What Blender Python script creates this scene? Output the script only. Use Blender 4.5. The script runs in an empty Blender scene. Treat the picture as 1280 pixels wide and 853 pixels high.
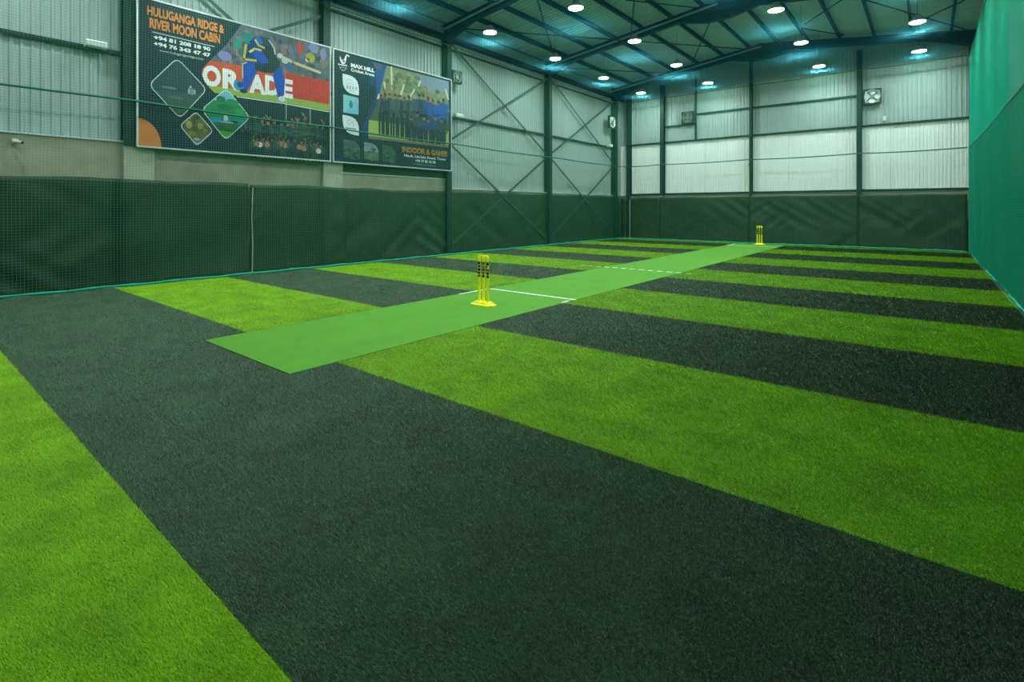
import bpy, bmesh, math, random
import numpy as np
from mathutils import Vector, Matrix, noise

# ------------------------------------------------------------------ camera
SC = bpy.context.scene
COL = SC.collection
H = 1.507; FPX = 643.93; CX = 640.0; CY = 260.6
YAW = math.radians(-38.947)
cam_d = bpy.data.cameras.new('camera'); cam = bpy.data.objects.new('camera', cam_d); COL.objects.link(cam)
cam_d.sensor_fit = 'HORIZONTAL'; cam_d.sensor_width = 36.0
cam_d.lens = FPX / 1280.0 * 36.0
cam_d.shift_x = 0.0
cam_d.shift_y = -(426.5 - CY) / 1280.0
cam_d.clip_start = 0.02; cam_d.clip_end = 200
cam.location = (0, 0, H)
cam.rotation_euler = (math.radians(90), 0, -YAW)
SC.camera = cam

# ------------------------------------------------------------------ world and exposure
world = bpy.data.worlds.new('night'); SC.world = world; world.use_nodes = True
world.node_tree.nodes['Background'].inputs[0].default_value = (0.004, 0.006, 0.008, 1)
world.node_tree.nodes['Background'].inputs[1].default_value = 1.0
SC.view_settings.view_transform = 'Standard'
SC.view_settings.look = 'None'
SC.view_settings.gamma = 1.0
SC.view_settings.use_curve_mapping = False
SC.view_settings.exposure = 0.8
LAMP_STRENGTH = 175.0
LAMP_COLOR = (0.82, 1.0, 0.95)
try:
    SC.cycles.use_denoising = True
    SC.cycles.sample_clamp_indirect = 6.0
except Exception:
    pass

# ------------------------------------------------------------------ pixel helpers (1280 x 853)
_fw = Vector((math.sin(YAW), math.cos(YAW), 0)); _rt = Vector((math.cos(YAW), -math.sin(YAW), 0)); _up = Vector((0, 0, 1))
def ray(px, py): return _fw + _rt * ((px - CX) / FPX) + _up * ((CY - py) / FPX)
def on_x(px, py, x):
    d = ray(px, py); return Vector((0, 0, H)) + d * (x / d.x)
def on_y(px, py, y):
    d = ray(px, py); return Vector((0, 0, H)) + d * (y / d.y)

# ------------------------------------------------------------------ materials
MATS = {}
def lin(c):
    return tuple(((v / 255.0) / 12.92 if v / 255.0 <= 0.04045 else ((v / 255.0 + 0.055) / 1.055) ** 2.4) for v in c)
def mat(name, base, rough=0.6, metal=0.0, spec=0.4, var=0.0, vscale=3.0, bump=0.0, bscale=40.0, transl=0.0, sheen=0.0, stretch=None, coat=0.0):
    m = bpy.data.materials.new(name); m.use_nodes = True
    nt = m.node_tree; b = nt.nodes['Principled BSDF']
    b.inputs['Base Color'].default_value = (*base, 1)
    b.inputs['Roughness'].default_value = rough
    b.inputs['Metallic'].default_value = metal
    b.inputs['Specular IOR Level'].default_value = spec
    b.inputs['Sheen Weight'].default_value = sheen
    tc = nt.nodes.new('ShaderNodeTexCoord'); src = tc.outputs['Object']
    if stretch:
        mp = nt.nodes.new('ShaderNodeMapping'); mp.inputs['Scale'].default_value = stretch
        nt.links.new(src, mp.inputs['Vector']); src = mp.outputs['Vector']
    if var > 0:
        n = nt.nodes.new('ShaderNodeTexNoise'); n.inputs['Scale'].default_value = vscale; n.inputs['Detail'].default_value = 6
        n.inputs['Roughness'].default_value = 0.65
        nt.links.new(src, n.inputs['Vector'])
        r = nt.nodes.new('ShaderNodeValToRGB')
        r.color_ramp.elements[0].position = 0.28; r.color_ramp.elements[1].position = 0.72
        r.color_ramp.elements[0].color = (*[max(0, c * (1 - var)) for c in base], 1)
        r.color_ramp.elements[1].color = (*[min(1, c * (1 + var)) for c in base], 1)
        nt.links.new(n.outputs['Fac'], r.inputs['Fac']); nt.links.new(r.outputs['Color'], b.inputs['Base Color'])
    if bump > 0:
        n2 = nt.nodes.new('ShaderNodeTexNoise'); n2.inputs['Scale'].default_value = bscale; n2.inputs['Detail'].default_value = 4
        nt.links.new(src, n2.inputs['Vector'])
        bp = nt.nodes.new('ShaderNodeBump'); bp.inputs['Strength'].default_value = bump; bp.inputs['Distance'].default_value = 0.01
        nt.links.new(n2.outputs['Fac'], bp.inputs['Height']); nt.links.new(bp.outputs['Normal'], b.inputs['Normal'])
    if transl > 0:
        t = nt.nodes.new('ShaderNodeBsdfTranslucent'); t.inputs['Color'].default_value = (*base, 1)
        mx = nt.nodes.new('ShaderNodeMixShader'); mx.inputs['Fac'].default_value = transl
        out = nt.nodes['Material Output']
        nt.links.new(b.outputs[0], mx.inputs[1]); nt.links.new(t.outputs[0], mx.inputs[2]); nt.links.new(mx.outputs[0], out.inputs['Surface'])
    MATS[name] = m; return m
def emit(name, col, s):
    m = bpy.data.materials.new(name); m.use_nodes = True; nt = m.node_tree
    nt.nodes.remove(nt.nodes['Principled BSDF'])
    e = nt.nodes.new('ShaderNodeEmission'); e.inputs['Color'].default_value = (*col, 1); e.inputs['Strength'].default_value = s
    nt.links.new(e.outputs[0], nt.nodes['Material Output'].inputs['Surface']); MATS[name] = m; return m

mat('cladding', (0.36, 0.45, 0.43), rough=0.6, metal=0.05, spec=0.5, var=0.05, vscale=0.8)
mat('brace_steel', (0.040, 0.075, 0.066), rough=0.5, spec=0.4)
mat('roofsheet', (0.56, 0.61, 0.58), rough=0.5, metal=0.1, var=0.08, vscale=0.7)
mat('shell', (0.06, 0.07, 0.07), rough=0.9)
mat('concrete', (0.35, 0.35, 0.25), rough=0.85, var=0.22, vscale=1.3, bump=0.35, bscale=22)
mat('pilaster', (0.40, 0.41, 0.31), rough=0.85, var=0.12, vscale=2.2, bump=0.3, bscale=25)
mat('steel', (0.010, 0.032, 0.030), rough=0.55, spec=0.3, var=0.15, vscale=2)
mat('rafter_steel', (0.006, 0.012, 0.013), rough=0.6, spec=0.2)
mat('rafter_web_light', (0.55, 0.55, 0.53), rough=0.45, spec=0.5)  # pale grey that paints in the light on the rafter webs
mat('flashing', (0.62, 0.68, 0.66), rough=0.35, metal=0.3)
mat('white_sheet', (0.90, 0.92, 0.87), rough=0.55, spec=0.4, var=0.04, vscale=0.9)
mat('tarp', (0.016, 0.044, 0.014), rough=0.55, spec=0.35, var=0.25, vscale=1.4, bump=0.25, bscale=9)
mat('tarp_far', (0.020, 0.046, 0.018), rough=0.55, spec=0.35, var=0.28, vscale=1.2, bump=0.25, bscale=7)
mat('net', (0.045, 0.33, 0.20), rough=0.6, spec=0.3, transl=0.3)
mat('net_lower', (0.004, 0.33, 0.20), rough=0.6, spec=0.3, transl=0.3)
mat('net_teal', (0.004, 0.50, 0.33), rough=0.6, spec=0.3, transl=0.4)
mat('roof_net', (0.11, 0.46, 0.54), rough=0.6, spec=0.2, transl=0.8)
mat('rope', (0.006, 0.15, 0.10), rough=0.6, spec=0.3)
mat('hem', (0.012, 0.33, 0.22), rough=0.7, spec=0.2, var=0.2, vscale=8)
mat('cord', (0.62, 0.66, 0.55), rough=0.7)
mat('yellow', (0.95, 0.86, 0.004), rough=0.42, spec=0.5)
mat('black_ink', (0.008, 0.010, 0.008), rough=0.6)
mat('white_paint', (0.82, 0.86, 0.76), rough=0.8)
mat('white_plastic', (0.85, 0.88, 0.86), rough=0.4)
mat('grey_plastic', (0.22, 0.26, 0.25), rough=0.5)
mat('dark_plastic', (0.02, 0.026, 0.026), rough=0.45)
mat('lamp_body', (0.55, 0.58, 0.58), rough=0.35, metal=0.4)
emit('lamp_lens', LAMP_COLOR, LAMP_STRENGTH)

def turf(name, c1, c2, c3):
    m = bpy.data.materials.new(name); m.use_nodes = True; nt = m.node_tree; b = nt.nodes['Principled BSDF']
    b.inputs['Roughness'].default_value = 0.62; b.inputs['Specular IOR Level'].default_value = 0.28
    tc = nt.nodes.new('ShaderNodeTexCoord')
    big = nt.nodes.new('ShaderNodeTexNoise'); big.inputs['Scale'].default_value = 1.7; big.inputs['Detail'].default_value = 5
    fine = nt.nodes.new('ShaderNodeTexNoise'); fine.inputs['Scale'].default_value = 130; fine.inputs['Detail'].default_value = 3
    for n in (big, fine): nt.links.new(tc.outputs['Object'], n.inputs['Vector'])
    r = nt.nodes.new('ShaderNodeValToRGB'); r.color_ramp.elements[0].position = 0.3; r.color_ramp.elements[1].position = 0.72
    r.color_ramp.elements[0].color = (*c1, 1); r.color_ramp.elements[1].color = (*c2, 1)
    nt.links.new(big.outputs['Fac'], r.inputs['Fac'])
    r2 = nt.nodes.new('ShaderNodeValToRGB'); r2.color_ramp.elements[0].position = 0.35; r2.color_ramp.elements[1].position = 0.68
    r2.color_ramp.elements[0].color = (0.55, 0.55, 0.55, 1); r2.color_ramp.elements[1].color = (*c3, 1)
    nt.links.new(fine.outputs['Fac'], r2.inputs['Fac'])
    mx = nt.nodes.new('ShaderNodeMix'); mx.data_type = 'RGBA'; mx.blend_type = 'MULTIPLY'; mx.inputs[0].default_value = 1.0
    nt.links.new(r.outputs[0], mx.inputs[6]); nt.links.new(r2.outputs[0], mx.inputs[7]); nt.links.new(mx.outputs[2], b.inputs['Base Color'])
    bp = nt.nodes.new('ShaderNodeBump'); bp.inputs['Strength'].default_value = 0.9; bp.inputs['Distance'].default_value = 0.012
    nt.links.new(fine.outputs['Fac'], bp.inputs['Height']); nt.links.new(bp.outputs['Normal'], b.inputs['Normal'])
    MATS[name] = m
turf('turf_dark', (0.010, 0.032, 0.012), (0.016, 0.044, 0.017), (1.5, 1.5, 1.5))
turf('turf_light', (0.055, 0.17, 0.002), (0.075, 0.21, 0.002), (1.35, 1.35, 1.35))
mat('blade_dark', (0.030, 0.084, 0.029), rough=0.42, spec=0.42, var=0.38, vscale=2.4)
mat('blade_light', (0.210, 0.43, 0.001), rough=0.5, spec=0.22, var=0.30, vscale=2.4)
mat('pitch', (0.088, 0.270, 0.022), rough=0.8, spec=0.2, var=0.10, vscale=2.2, bump=0.6, bscale=160)

# vertex-coloured flat print
m = bpy.data.materials.new('print'); m.use_nodes = True
_b = m.node_tree.nodes['Principled BSDF']; _a = m.node_tree.nodes.new('ShaderNodeVertexColor'); _a.layer_name = 'ink'
m.node_tree.links.new(_a.outputs['Color'], _b.inputs['Base Color']); _b.inputs['Roughness'].default_value = 0.5
_b.inputs['Specular IOR Level'].default_value = 0.3
MATS['print'] = m

# ------------------------------------------------------------------ object helpers
def link_mesh(name, me, m, parent=None):
    o = bpy.data.objects.new(name, me); COL.objects.link(o)
    if m is not None and not me.materials: me.materials.append(MATS[m] if isinstance(m, str) else m)
    if parent is not None: o.parent = parent
    return o
def tag(o, label=None, cat=None, group=None, kind=None):
    if label: o['label'] = label
    if cat: o['category'] = cat
    if group: o['group'] = group
    if kind: o['kind'] = kind
    return o
def thing(name, label, cat, loc=(0, 0, 0), group=None):
    o = bpy.data.objects.new(name, None); COL.objects.link(o); o.location = loc; o.empty_display_size = 0.1
    return tag(o, label, cat, group)
class MB:
    def __init__(s): s.v = []; s.f = []
    def box(s, x0, x1, y0, y1, z0, z1):
        n = len(s.v)
        s.v += [(x0, y0, z0), (x1, y0, z0), (x1, y1, z0), (x0, y1, z0), (x0, y0, z1), (x1, y0, z1), (x1, y1, z1), (x0, y1, z1)]
        s.f += [tuple(n + i for i in q) for q in ((0, 3, 2, 1), (4, 5, 6, 7), (0, 1, 5, 4), (1, 2, 6, 5), (2, 3, 7, 6), (3, 0, 4, 7))]
        return s
    def tube(s, pts, r, sides=6, caps=True, radii=None):
        pts = [Vector(p) for p in pts]; n0 = len(s.v)
        for i, p in enumerate(pts):
            t = (pts[min(i + 1, len(pts) - 1)] - pts[max(i - 1, 0)])
            t = t.normalized() if t.length > 1e-9 else Vector((0, 0, 1))
            a = Vector((0, 0, 1)) if abs(t.z) < 0.9 else Vector((1, 0, 0))
            u = t.cross(a).normalized(); w = t.cross(u).normalized()
            rr = radii[i] if radii else r
            for k in range(sides):
                an = 2 * math.pi * k / sides + math.pi / sides
                s.v.append(tuple(p + u * (math.cos(an) * rr) + w * (math.sin(an) * rr)))
        for i in range(len(pts) - 1):
            for k in range(sides):
                a, b = n0 + i * sides + k, n0 + i * sides + (k + 1) % sides
                s.f.append((a, b, b + sides, a + sides))
        if caps:
            s.f.append(tuple(n0 + k for k in range(sides - 1, -1, -1)))
            e = n0 + (len(pts) - 1) * sides; s.f.append(tuple(e + k for k in range(sides)))
        return s
    def bar(s, p, q, w, h, upv=(0, 0, 1)):
        p, q = Vector(p), Vector(q); t = (q - p).normalized(); u = t.cross(Vector(upv)).normalized(); v = u.cross(t).normalized(); n = len(s.v)
        for c in (p, q):
            for a, b in ((-1, -1), (1, -1), (1, 1), (-1, 1)): s.v.append(tuple(c + u * (a * w / 2) + v * (b * h / 2)))
        s.f += [tuple(n + i for i in f) for f in ((0, 3, 2, 1), (4, 5, 6, 7), (0, 1, 5, 4), (1, 2, 6, 5), (2, 3, 7, 6), (3, 0, 4, 7))]
        return s
    def lathe(s, prof, c=(0, 0, 0), seg=20, cap=True):
        n = len(s.v); L = len(prof)
        for r, z in prof:
            for k in range(seg):
                a = 2 * math.pi * k / seg; s.v.append((c[0] + r * math.cos(a), c[1] + r * math.sin(a), c[2] + z))
        for i in range(L - 1):
            for k in range(seg):
                a, b = n + i * seg + k, n + i * seg + (k + 1) % seg; s.f.append((a, b, b + seg, a + seg))
        if cap:
            s.f.append(tuple(n + k for k in range(seg - 1, -1, -1))); s.f.append(tuple(n + (L - 1) * seg + k for k in range(seg)))
        return s
    def prism(s, poly, axis, a, b):
        """poly: 2D outline; axis 'x','y','z' extrusion from a to b"""
        n = len(s.v); k = len(poly)
        for t in (a, b):
            for p in poly:
                s.v.append({'x': (t, p[0], p[1]), 'y': (p[0], t, p[1]), 'z': (p[0], p[1], t)}[axis])
        s.f.append(tuple(n + i for i in range(k - 1, -1, -1))); s.f.append(tuple(n + k + i for i in range(k)))
        for i in range(k):
            j = (i + 1) % k; s.f.append((n + i, n + j, n + k + j, n + k + i))
        return s
    def mesh(s, name):
        me = bpy.data.meshes.new(name); me.from_pydata(s.v, [], s.f); me.update()
        bm = bmesh.new(); bm.from_mesh(me); bmesh.ops.recalc_face_normals(bm, faces=bm.faces); bm.to_mesh(me); bm.free()
        return me
    def build(s, name, m, parent=None, smooth=False):
        me = s.mesh(name)
        if smooth: me.polygons.foreach_set('use_smooth', [True] * len(me.polygons))
        return link_mesh(name, me, m, parent)
def dup(o, parent, loc=None):
    c = o.copy(); COL.objects.link(c); c.parent = parent
    if loc is not None: c.location = loc
    return c
ORD = ['first', 'second', 'third', 'fourth', 'fifth', 'sixth', 'seventh', 'eighth', 'ninth', 'tenth', 'eleventh', 'twelfth']

# ------------------------------------------------------------------ dimensions of the hall
XL, XR = -12.45, 1.52          # inner face of cladding on the long walls
YF, YB = 24.35, -4.6           # far gable, back gable
XA = -5.45                     # ridge
def zb(x): return 8.12 - 0.13 * abs(x - XA)        # underside of rafters
def zr(x): return zb(x) + 0.47                     # roof sheet
NL, NR, NF, NB = -11.98, 1.09, 23.6, -4.1          # nets
COLY = [-1.1, 3.15, 7.42, 11.8, 17.6, 23.4]

# ------------------------------------------------------------------ floor: slab, turf strips, blades
floor = MB().box(XL - 0.3, XR + 0.3, YB - 0.3, YF + 0.3, -0.2, -0.02).build('floor', 'concrete'); tag(floor, kind='structure')
edges = [-4.3, -3.15, -1.16, 0.836] + [0.836 + 1.998 * k for k in range(1, 12)]
edges = edges + [24.3]
rng = np.random.default_rng(7)
def blades(y0, y1, dark, parent):
    # pile gets sparser and coarser with distance from the camera's standpoint
    V = []; 
    cells = []
    step = 0.25
    xs = np.arange(NL + 0.1, NR - 0.1, step); ys = np.arange(y0, y1 - 1e-6, min(step, y1 - y0))
    pts = []; wid = []; hei = []
    for x in xs:
        for y in ys:
            cx, cy = x + step / 2, y + step / 2
            d = math.hypot(cx, cy)
            dep = cx * _fw.x + cy * _fw.y; lat = cx * _rt.x + cy * _rt.y
            if dep < 1.2 or abs(lat) > dep * 1.02 + 0.6: continue
            dens = min(110000.0, 110000.0 * (2.0 / dep) ** 2)
            n = int(dens * step * step + rng.random())
            p = rng.random((n, 2)) * step + (x, y)
            p = p[(p[:, 1] < y1 - 0.002) & (p[:, 0] < NR - 0.06)]
            inm = (p[:, 0] > -6.42) & (p[:, 0] < -4.47) & (p[:, 1] > 2.34)
            p = p[~inm]
            pts.append(p); s = max(1.0, dep / 2.2); wid.append(np.full(len(p), 0.0011 * s)); hei.append(np.full(len(p), 0.0095 * min(s, 2.0)))
    if not pts: return
    p = np.concatenate(pts); w = np.concatenate(wid); h = np.concatenate(hei) * rng.uniform(0.6, 1.3, len(p)); n = len(p)
    # nap: the pile is brushed towards the left wall and the near end
    la = rng.uniform(0, 2 * math.pi, n); lm = rng.uniform(0.0, 0.75, n); k = rng.uniform(0.18, 1.15, n)
    lx_ = (-0.92 * k + np.cos(la) * lm) * h; ly_ = (-0.45 * k + np.sin(la) * lm) * h
    a = np.arctan2(ly_, lx_) + math.pi / 2 + rng.uniform(-0.6, 0.6, n)
    v = np.zeros((n, 3, 3))
    v[:, 0, 0] = p[:, 0] - np.cos(a) * w; v[:, 0, 1] = p[:, 1] - np.sin(a) * w; v[:, 0, 2] = 0
    v[:, 1, 0] = p[:, 0] + np.cos(a) * w; v[:, 1, 1] = p[:, 1] + np.sin(a) * w; v[:, 1, 2] = 0
    v[:, 2, 0] = p[:, 0] + lx_; v[:, 2, 1] = p[:, 1] + ly_; v[:, 2, 2] = h
    v[:, 2, 1] = np.clip(v[:, 2, 1], y0 - 0.012, y1 + 0.012)
    me = bpy.data.meshes.new('turf_pile')
    me.vertices.add(n * 3); me.vertices.foreach_set('co', v.reshape(-1))
    me.loops.add(n * 3); me.loops.foreach_set('vertex_index', np.arange(n * 3, dtype=np.int32))
    me.polygons.add(n); me.polygons.foreach_set('loop_start', np.arange(0, n * 3, 3, dtype=np.int32))
    me.update(); me.validate()
    o = link_mesh('turf_pile', me, 'blade_dark' if dark else 'blade_light', parent); o['kind'] = 'stuff'
    return n
nbl = 0
for i in range(len(edges) - 1):
    y0, y1 = edges[i], edges[i + 1]
    dark = (i % 2 == 1) if i >= 2 else (i % 2 == 1)
    s = MB().box(NL - 0.02, NR + 0.02, y0 + 0.0015, y1 - 0.0015, -0.02, 0.0).build('turf_strip', 'turf_dark' if dark else 'turf_light', floor)
    s['label'] = 'dark green artificial turf strip' if dark else 'bright lime green artificial turf strip'
    nbl += blades(y0, y1, dark, s) or 0
print('blades', nbl)

# ------------------------------------------------------------------ walls
PITCH = 0.138
def sheet_profile(n, amp=0.022, pitch=PITCH):
    pr = []
    for k in range(n):
        b = k * pitch
        pr += [(b, 0), (b + pitch * 0.52, 0), (b + pitch * 0.64, amp), (b + pitch * 0.88, amp)]
    pr.append((n * pitch, 0)); return pr
def sheet_mesh(name, n, length, m, amp=0.022, pitch=PITCH):
    """local: u along x, rib depth along +y, length along z"""
    pr = sheet_profile(n, amp, pitch); v = []; f = []
    for z in (0, length): v += [(u, d, z) for u, d in pr]
    k = len(pr)
    for i in range(k - 1): f.append((i, i + 1, k + i + 1, k + i))
    me = bpy.data.meshes.new(name); me.from_pydata(v, [], f); me.update(); me.materials.append(MATS[m]); return me
def wall_sheets(parent, start, end, z0, z1, place, m='cladding', n=6, amp=0.022, pitch=PITCH, name='cladding_sheet', ztop=None):
    cache = {}; u = start; w = n * pitch
    while u < end - 0.05:
        k = min(n, int(round((end - u) / pitch))) or 1
        top = z1 if ztop is None else ztop(u + k * pitch / 2)
        key = (k, round(top, 3))
        if key not in cache: cache[key] = sheet_mesh(name, k, top - z0, m, amp, pitch)
        o = bpy.data.objects.new(name, cache[key]); COL.objects.link(o); o.parent = parent
        o.matrix_local = place(u, z0); u += k * pitch
        if name == 'white_panel' and int(round(u / w)) % 2: o.location.y -= 0.012
def place_left(u, z): return Matrix(((0, 1, 0, XL), (1, 0, 0, u), (0, 0, 1, z), (0, 0, 0, 1)))
def place_right(u, z): return Matrix(((0, -1, 0, XR), (1, 0, 0, u), (0, 0, 1, z), (0, 0, 0, 1)))
def place_far(u, z): return Matrix(((1, 0, 0, u), (0, -1, 0, YF), (0, 0, 1, z), (0, 0, 0, 1)))
def place_back(u, z): return Matrix(((1, 0, 0, u), (0, 1, 0, YB), (0, 0, 1, z), (0, 0, 0, 1)))

wl = MB().box(XL - 0.25, XL - 0.03, YB - 0.3, YF + 0.3, -0.2, 7.7).build('wall_left', 'shell'); tag(wl, kind='structure')
BAYS = [(YB, -1.1, 2.83), (-1.1, 3.15, 2.83), (3.15, 7.42, 2.83), (7.42, 11.8, 2.47), (11.8, 17.6, 2.17), (17.6, 23.4, 2.17), (23.4, YF, 2.17)]
for y0, y1, zd in BAYS:
    MB().box(XL - 0.02, XL + 0.10, y0 + 0.01, y1 - 0.01, -0.02, zd - 0.02).build('concrete_dado', 'concrete', wl)
    MB().box(XL - 0.02, XL + 0.13, y0 + 0.02, y1 - 0.02, zd - 0.02, zd + 0.012).build('sill_flashing', 'flashing', wl)
    wall_sheets(wl, y0 + 0.005, y1, zd + 0.012, 7.62, place_left)
MB().box(XL + 0.02, XL + 0.12, 7.95, 11.7, 2.485, 2.80).build('banner_shade_strip', 'tarp', wl)  # dark strip added for the banner's shade on the cladding
for y0, y1 in ((3.06, 3.58), (7.34, 7.9)):
    MB().box(XL + 0.1, -12.23, y0, y1, -0.02, 2.74).build('pilaster', 'pilaster', wl)
wr = MB().box(XR + 0.03, XR + 0.25, YB - 0.3, YF + 0.3, -0.2, 7.7).build('wall_right', 'shell'); tag(wr, kind='structure')
MB().box(XR - 0.10, XR + 0.02, YB, YF, -0.02, 2.15).build('concrete_dado', 'concrete', wr)
wall_sheets(wr, YB, YF, 2.15, 7.62, place_right)
def gable_shell(y0, y1, nm):
    g = MB().prism([(XL - 0.25, -0.2), (XR + 0.25, -0.2), (XR + 0.25, 7.6), (XA, 8.52), (XL - 0.25, 7.6)], 'y', y0, y1).build(nm, 'shell'); return tag(g, kind='structure')
wf = gable_shell(YF + 0.03, YF + 0.25, 'wall_far')
MB().box(XL, XR, YF - 0.06, YF + 0.02, -0.02, 2.13).build('concrete_dado', 'concrete', wf)
MB().box(XL, XR, YF - 0.09, YF + 0.02, 2.13, 2.17).build('sill_flashing', 'flashing', wf)
wall_sheets(wf, XL, XR, 4.70, 0, place_far, ztop=lambda x: zr(x) - 0.06)
wall_sheets(wf, XL, XR, 2.17, 4.70, place_far, m='white_sheet', n=8, amp=0.010, pitch=0.109, name='white_panel')
wb_ = gable_shell(YB - 0.25, YB - 0.03, 'wall_back')
wall_sheets(wb_, XL, XR, -0.02, 0, place_back, ztop=lambda x: zr(x) - 0.06)

# ------------------------------------------------------------------ roof
cl = MB()
cl.prism([(XL - 0.3, zr(XL - 0.3) + 0.05), (XA, zr(XA) + 0.05), (XR + 0.3, zr(XR + 0.3) + 0.05), (XR + 0.3, zr(XR) + 0.2), (XA, zr(XA) + 0.2), (XL - 0.3, zr(XL) + 0.2)], 'y', YB - 0.3, YF + 0.3)
ceil = cl.build('ceiling', 'shell'); tag(ceil, kind='structure')
for side in (-1, 1):
    xe = XL - 0.05 if side < 0 else XR + 0.05
    L = math.hypot(XA - xe, zr(XA) - zr(xe)); me = sheet_mesh('roof_sheet', 4, L, 'roofsheet', amp=0.03, pitch=0.19)
    d = Vector((XA - xe, 0, zr(XA) - zr(xe))).normalized(); n = Vector((-d.z, 0, d.x)) * (1 if d.x > 0 else -1)
    y = YB
    while y < YF:
        o = bpy.data.objects.new('roof_sheet', me); COL.objects.link(o); o.parent = ceil
        o.matrix_local = Matrix(((0, n.x, d.x, xe), (1, 0, 0, y), (0, n.z, d.z, zr(xe)), (0, 0, 0, 1))); y += 0.76
rafter_names = {-1.1: 'behind the camera', 3.15: 'above the left end of the first banner', 7.42: 'above the gap between the banners', 11.8: 'above the right end of the second banner', 17.6: 'above the middle of the braced left wall', 23.4: 'against the far gable wall'}
for y in COLY:
    r = thing('roof_rafter', 'dark steel portal rafter with apex haunch, ' + rafter_names[y], 'rafter', (XA, y, zb(XA)), 'portal rafters')
    def P(x, z): return (x - XA, z - zb(XA))
    W, fl = 0.09, 0.022
    bot = MB(); top = MB(); web = MB(); lit_strip = MB()
    for xe in (XL + 0.02, XR - 0.02):
        a, b = P(xe, zb(xe)), P(XA, zb(XA))
        def slab(mb, dz0, dz1, w):
            mb.prism([(a[0], a[1] + dz0), (b[0], b[1] + dz0), (b[0], b[1] + dz1), (a[0], a[1] + dz1)], 'y', -w, w)
        slab(bot, 0, fl, W); slab(top, 0.30 - fl, 0.30, W); slab(web, fl, 0.30 - fl, 0.006)
        if xe < XA: slab(lit_strip, 0.155, 0.215, 0.035)  # added pale strip, stands in for light catching the web
    bot.build('bottom_flange', 'rafter_steel', r); top.build('top_flange', 'rafter_steel', r); web.build('web', 'rafter_steel', r); lit_strip.build('lit_web_strip', 'rafter_web_light', r)
    h = MB().prism([P(XA - 1.25, zb(XA - 1.25)), P(XA, zb(XA)), P(XA + 1.25, zb(XA + 1.25)), P(XA + 0.35, 7.76), P(XA - 0.35, 7.76)], 'y', -0.008, 0.008)
    for p, q in ((P(XA - 1.25, zb(XA - 1.25)), P(XA - 0.35, 7.76)), (P(XA - 0.35, 7.76), P(XA + 0.35, 7.76)), (P(XA + 0.35, 7.76), P(XA + 1.25, zb(XA + 1.25)))):
        h.bar((p[0], 0, p[1]), (q[0], 0, q[1]), 2 * W, 0.03)
    h.build('apex_haunch', 'rafter_steel', r)
    for xe, sx in ((XL + 0.3, 1), (XR - 0.3, -1)):
        MB().prism([P(xe, zb(xe)), P(xe + sx * 1.2, zb(xe + sx * 1.2)), P(xe, zb(xe) - 0.28)], 'y', -0.05, 0.05).build('eave_haunch', 'rafter_steel', r)
px_list = [-11.5 + 1.1 * k for k in range(6)] + [-4.9 + 1.1 * k for k in range(6)]
for i, x in enumerate(px_list):
    side = 'left' if x < XA else 'right'; k = i if x < XA else 11 - i
    z0 = zb(x) + 0.305
    p = MB().box(-0.012, 0.0, YB, YF, 0, 0.15).box(0.0, 0.055, YB, YF, 0, 0.012).box(0.0, 0.055, YB, YF, 0.138, 0.15).build('roof_purlin', 'rafter_steel')
    p.location = (x, 0, z0)
    tag(p, 'dark roof purlin on the %s slope, %s up from the %s wall' % (side, ORD[k], side), 'purlin', 'roof purlins')
for x, nm in ((XL + 0.17, 'left'), (XR - 0.17, 'right')):
    b = MB().box(-0.06, 0.06, YB, YF, 0, 0.018).box(-0.06, 0.06, YB, YF, 0.142, 0.16).box(-0.006, 0.006, YB, YF, 0.018, 0.142).build('eave_beam', 'rafter_steel')
    b.location = (x, 0, 7.02); tag(b, 'dark steel eave beam along the top of the %s wall' % nm, 'beam')
# roof bracing rods, laid in the plane of the rafters
def on_roof(px, py, dz):
    d = ray(px, py)
    for sg in (1, -1):
        # z = 8.12 + dz - 0.13*sg*(XA - x)
        t = (8.12 + dz - 0.13 * sg * XA - H) / (d.z - 0.13 * sg * d.x)
        p = Vector((0, 0, H)) + d * t
        if (p.x <= XA) == (sg > 0): return p
    return p
rods = [((565, 35), (927, 61), 'from the top of the banner-end column towards the far apex'), ((692, 84), (850, 93), 'low over the far left corner of the roof'),
        ((783, 0), (892, 12), 'meeting the middle apex haunch'), ((793, -2), (788, 50), 'crossing upright beside the central lamp'),
        ((892, 17), (862, 86), 'falling from the middle apex haunch towards the far wall'), ((672, 0), (691, 66), 'beside the second lamp of the left row'),
        ((1075, -2), (1214, 39), 'descending to the far right corner'), ((1206, 0), (1150, 26), 'rising beside the right-hand lamps'),
        ((1052, 0), (1006, 30), 'rising to the right of the apex lamps'), ((1000, 35), (1055, 44), 'short and nearly level above the far gable wall')]
for i, (a, b, nm) in enumerate(rods):
    dz = 0.14 + 0.05 * (i % 3)
    p, q = on_roof(*a, dz), on_roof(*b, dz)
    o = MB().tube([(0, 0, 0), tuple(q - p)], 0.022, 6).build('bracing_rod', 'rafter_steel'); o.location = p
    tag(o, 'thin dark roof bracing rod ' + nm, 'rod', 'roof bracing rods')

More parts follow.
